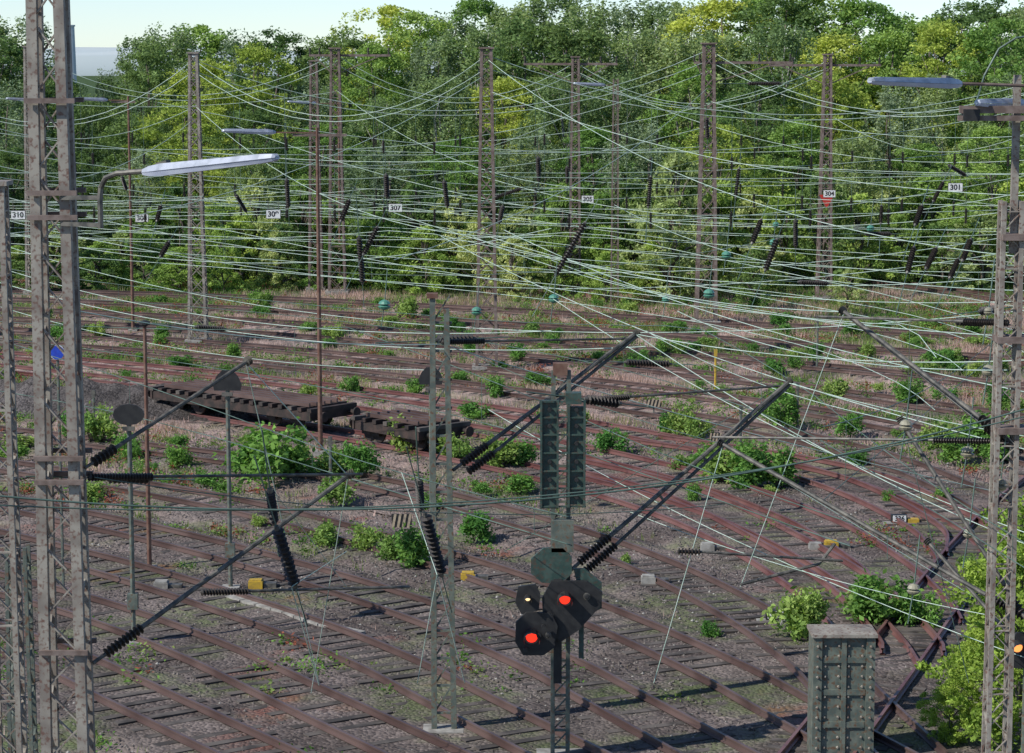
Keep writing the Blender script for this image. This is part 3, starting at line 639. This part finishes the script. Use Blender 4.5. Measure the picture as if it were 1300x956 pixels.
def istr(a,b_,Y,r=.11,m=None,ex=1.6):
    a=P(*a,Y);b_=P(*b_,Y+.5); b=MB(); b.insul(a,b_,r,m); d=(b_-a).normalized(); b.tube([a-d*ex,a],.014,M_wired,4); b.tube([b_,b_+d*ex*.6],.014,M_wired,4); b.lathe(a-d*.08,a,[(0,.04),(1,.06)],M_tube,6); b.lathe(b_,b_+d*.08,[(0,.06),(1,.04)],M_tube,6); b.obj('insulator_string')
for a,b_,Y,r in (((706,348),(742,284),78,.13),((456,302),(460,358),85,.12),((462,322),(478,290),85,.11),((433,280),(443,255),95,.12),((972,342),(986,305),80,.12),((955,308),(966,280),85,.11),((204,325),(214,308),95,.12),((1152,345),(1160,315),75,.1),((1176,340),(1188,316),75,.1),((1162,285),(1170,262),80,.1),((1222,330),(1232,305),75,.1),((1206,352),(1216,330),75,.09),((823,262),(826,225),110,.12),((564,230),(568,262),110,.13),((490,222),(491,250),110,.13),((638,262),(634,282),100,.11),((364,228),(366,262),110,.12),((934,250),(938,215),110,.11),((897,150),(898,175),125,.12),((199,280),(204,262),110,.12),((1010,280),(1010,312),90,.1),((1118,283),(1119,262),110,.09),((1185,255),(1197,232),95,.09),((683,200),(684,228),120,.12),((1205,210),(1225,222),110,.1),((950,106),(990,106),130,.12),((343,624),(348,662),42,.09),((352,672),(374,742),42,.12),((532,612),(534,645),46,.09),((540,655),(560,728),46,.13),((555,432),(600,430),54,.12),((745,507),(785,512),50,.11),((795,460),(850,462),75,.12),((1215,408),(1248,410),60,.11),((1245,395),(1268,392),60,.11),((630,250),(660,240),110,.1),((720,212),(720,232),140,.12),((1015,358),(1050,360),90,.1),((1100,297),(1130,297),95,.1),((300,248),(312,268),110,.1),((155,225),(160,240),115,.1),((250,415),(285,418),80,.1),((138,607),(188,608),41,.1)):
    istr(a,b_,Y,r)
for px,py,Y,r in ((488,387,75,.2),(703,379,70,.16),(900,373,80,.2),(922,324,85,.18),(982,308,90,.16),(1150,540,47,.14),(1160,748,47,.14),(1230,677,47,.12),(1228,574,47,.14),(1270,615,46,.14),(1255,470,48,.14),(1255,395,50,.1),(605,395,90,.2),(1105,290,95,.16),(985,285,100,.14),(845,380,90,.15)):
    c=P(px,py,Y); b=MB(); b.lathe(c-Vector((0,0,r*.8)),c+Vector((0,0,r*.8)),[(0,r*.3),(.15,r*.8),(.35,r),(.5,r*.5),(.6,r*.95),(.85,r*.7),(1,r*.25)],M_insg if Y>60 else M_insw,12); b.tube([c,c+Vector((.1,0,1.1))],.014,M_wired,4); b.tube([c,c-Vector((.1,0,.7))],.014,M_wired,4); b.obj('strain_insulator')
# ---------------- wires
for ti,pts in enumerate(PATHS):
    if ti in (8,10,12,14,16,17,18): continue
    L=len(pts); span=72
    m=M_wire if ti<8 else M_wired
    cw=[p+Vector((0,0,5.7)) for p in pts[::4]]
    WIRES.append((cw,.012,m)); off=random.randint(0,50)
    ms=[]
    for k,p in enumerate(pts[::4]):
        u=(((k*4)+off)%span)/span; ms.append(p+Vector((0,0,7.5-1.35*4*u*(1-u))))
    WIRES.append((ms,.012,m))
    for k in range(0,L,14):
        u=((k+off)%span)/span; WIRES.append(([pts[k]+Vector((0,0,5.7)),pts[k]+Vector((0,0,7.5-1.35*4*u*(1-u)))],.006,M_wired))
def headspan(A,B,n=6,lv=(9.2,6.9),sag=4.0):
    (a,za),(b_,zb)=masts[A],masts[B]; Z=Vector((0,0,1))
    for dz,r in ((.3,.017),(.9,.017)): catw(a+Z*(za-dz),b_+Z*(zb-dz),sag*(1 if dz<.5 else .88),r)
    for l in lv: catw(a+Z*l,b_+Z*l,.25,.015)
    for i in range(1,n):
        u=i/n; c=a.lerp(b_,u); zt_=za+(zb-za)*u-.6-4*sag*u*(1-u)
        WIRES.append(([c+Z*max(zt_,lv[0]),c+Z*(lv[1]-.6)],.009,M_wired))
        b=MB(); q=c+Z*(lv[1]-.05); b.insul(q,q-Z*.75,.09); q2=c+Z*(lv[0]+.8); b.insul(q2,q2-Z*.6,.09); b.obj('insulator_string')
for A,B in (('z','a'),('a','c'),('c','y'),('g','b'),('b','d'),('d','f'),('e','y'),('a','e')): headspan(A,B,6 if B!='y' else 8,sag=random.uniform(2.4,3.4),lv=(random.uniform(9,10),random.uniform(6.6,7.6)))
def rad(A,tg,h=.6,sag=1.0,r=.015):
    a,za=masts[A]; catw(a+Vector((0,0,za-h)),P(*tg),sag,r)
for A,lst in (('a',[(-40,150,120),(-40,215,110),(700,300,90)]),('b',[(-40,120,150),(760,240,120)]),('c',[(-40,300,90),(1340,330,70),(1340,250,90)]),('d',[(350,200,140),(1340,200,130)]),('e',[(400,190,130),(1340,170,110),(500,330,80)]),('f',[(600,180,150),(1340,150,140)])):
    for t in lst: rad(A,t,random.uniform(.3,3.5),random.uniform(.8,2.4))
FG=[((-30,627,36),(1340,508,42),.9,.016,1),((-30,640,36),(1340,519,43),.7,.012,1),((100,395,42),(560,437,52),.2,.011,0),((560,437,52),(1340,640,60),.2,.011,0),
((312,460,43),(442,604,44),.0,.009,0),((312,460,43),(405,867,50),.0,.009,0),((442,604,44),(395,880,50),0,.009,0),((806,424,55),(1340,455,50),.3,.012,0),((806,424,55),(1300,690,50),.3,.012,0),
((640,292,90),(1340,505,55),.6,.014,0),((560,300,95),(1340,580,55),.7,.014,0),((700,378,70),(1340,690,48),.5,.011,0),((620,520,60),(1330,845,46),.4,.010,0),((800,650,52),(1250,780,47),.2,.009,0),
((1000,486,53),(640,700,50),0,.008,1),((1000,486,53),(1340,560,48),.1,.010,0),((918,564,50),(560,430,60),.2,.008,1),((918,564,50),(1240,760,50),0,.009,0),((918,564,50),(830,867,50),0,.009,0),
((-30,330,95),(700,420,75),1.0,.014,0),((-30,350,90),(820,440,70),1.0,.014,0),((-30,300,110),(1340,390,70),2.2,.014,0),((-30,380,85),(560,470,70),.6,.011,0),((120,606,40),(920,640,50),.4,.009,1),
((370,745,42),(405,870,45),0,.010,0),((370,745,42),(440,700,46),0,.009,0),((555,730,46),(530,867,48),0,.010,0),((555,730,46),(590,867,48),0,.010,0),((555,730,46),(510,600,48),0,.009,0),((345,620,42),(440,745,46),0,.009,0),
((1072,396,50),(700,330,90),.4,.012,0),((1072,396,50),(940,745,50),0,.008,0),((1145,536,48),(820,420,70),.3,.010,0),((1145,536,48),(1230,867,48),0,.008,1),((1280,470,46),(860,395,75),.5,.013,0),((1340,430,50),(600,300,100),.8,.013,0),((1340,370,60),(780,260,120),1,.014,0),
((-30,205,120),(1340,215,130),3.0,.017,0),((-30,240,120),(1340,290,110),3.0,.017,0),((-30,255,115),(1000,300,100),2.5,.015,1),((-30,185,130),(900,160,140),2.4,.017,0),((-30,165,140),(1340,180,150),2.2,.018,0),((200,130,140),(1340,130,150),3.0,.018,0),((-30,225,130),(900,200,140),2.5,.015,1),((300,160,140),(1340,260,120),3,.017,0),
((-30,270,110),(1340,310,100),2.6,.016,0),((-30,285,110),(700,290,100),1.6,.015,0),((500,270,110),(1340,345,85),1.6,.015,0),((600,220,130),(1340,235,110),2.0,.016,0),((620,300,100),(1340,380,75),1.0,.014,0)]
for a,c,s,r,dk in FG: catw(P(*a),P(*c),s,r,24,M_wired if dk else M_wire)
b=MB()
for pts,r,m in WIRES: b.tube(pts,r,m,4,cap=False)
b.obj('overhead_wires',smooth=True)
# ---------------- distance
b=MB(); vs=[];n=80
for i in range(n+1):
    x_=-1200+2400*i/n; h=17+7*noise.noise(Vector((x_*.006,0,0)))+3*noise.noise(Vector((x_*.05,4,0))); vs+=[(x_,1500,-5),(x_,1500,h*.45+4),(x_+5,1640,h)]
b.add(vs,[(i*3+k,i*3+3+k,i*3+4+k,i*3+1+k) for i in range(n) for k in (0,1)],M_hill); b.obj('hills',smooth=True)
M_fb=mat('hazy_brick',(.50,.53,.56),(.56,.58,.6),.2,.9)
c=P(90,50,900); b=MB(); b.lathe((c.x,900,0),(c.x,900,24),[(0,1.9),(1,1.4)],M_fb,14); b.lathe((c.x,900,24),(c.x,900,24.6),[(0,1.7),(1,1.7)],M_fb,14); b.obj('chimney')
print('done')
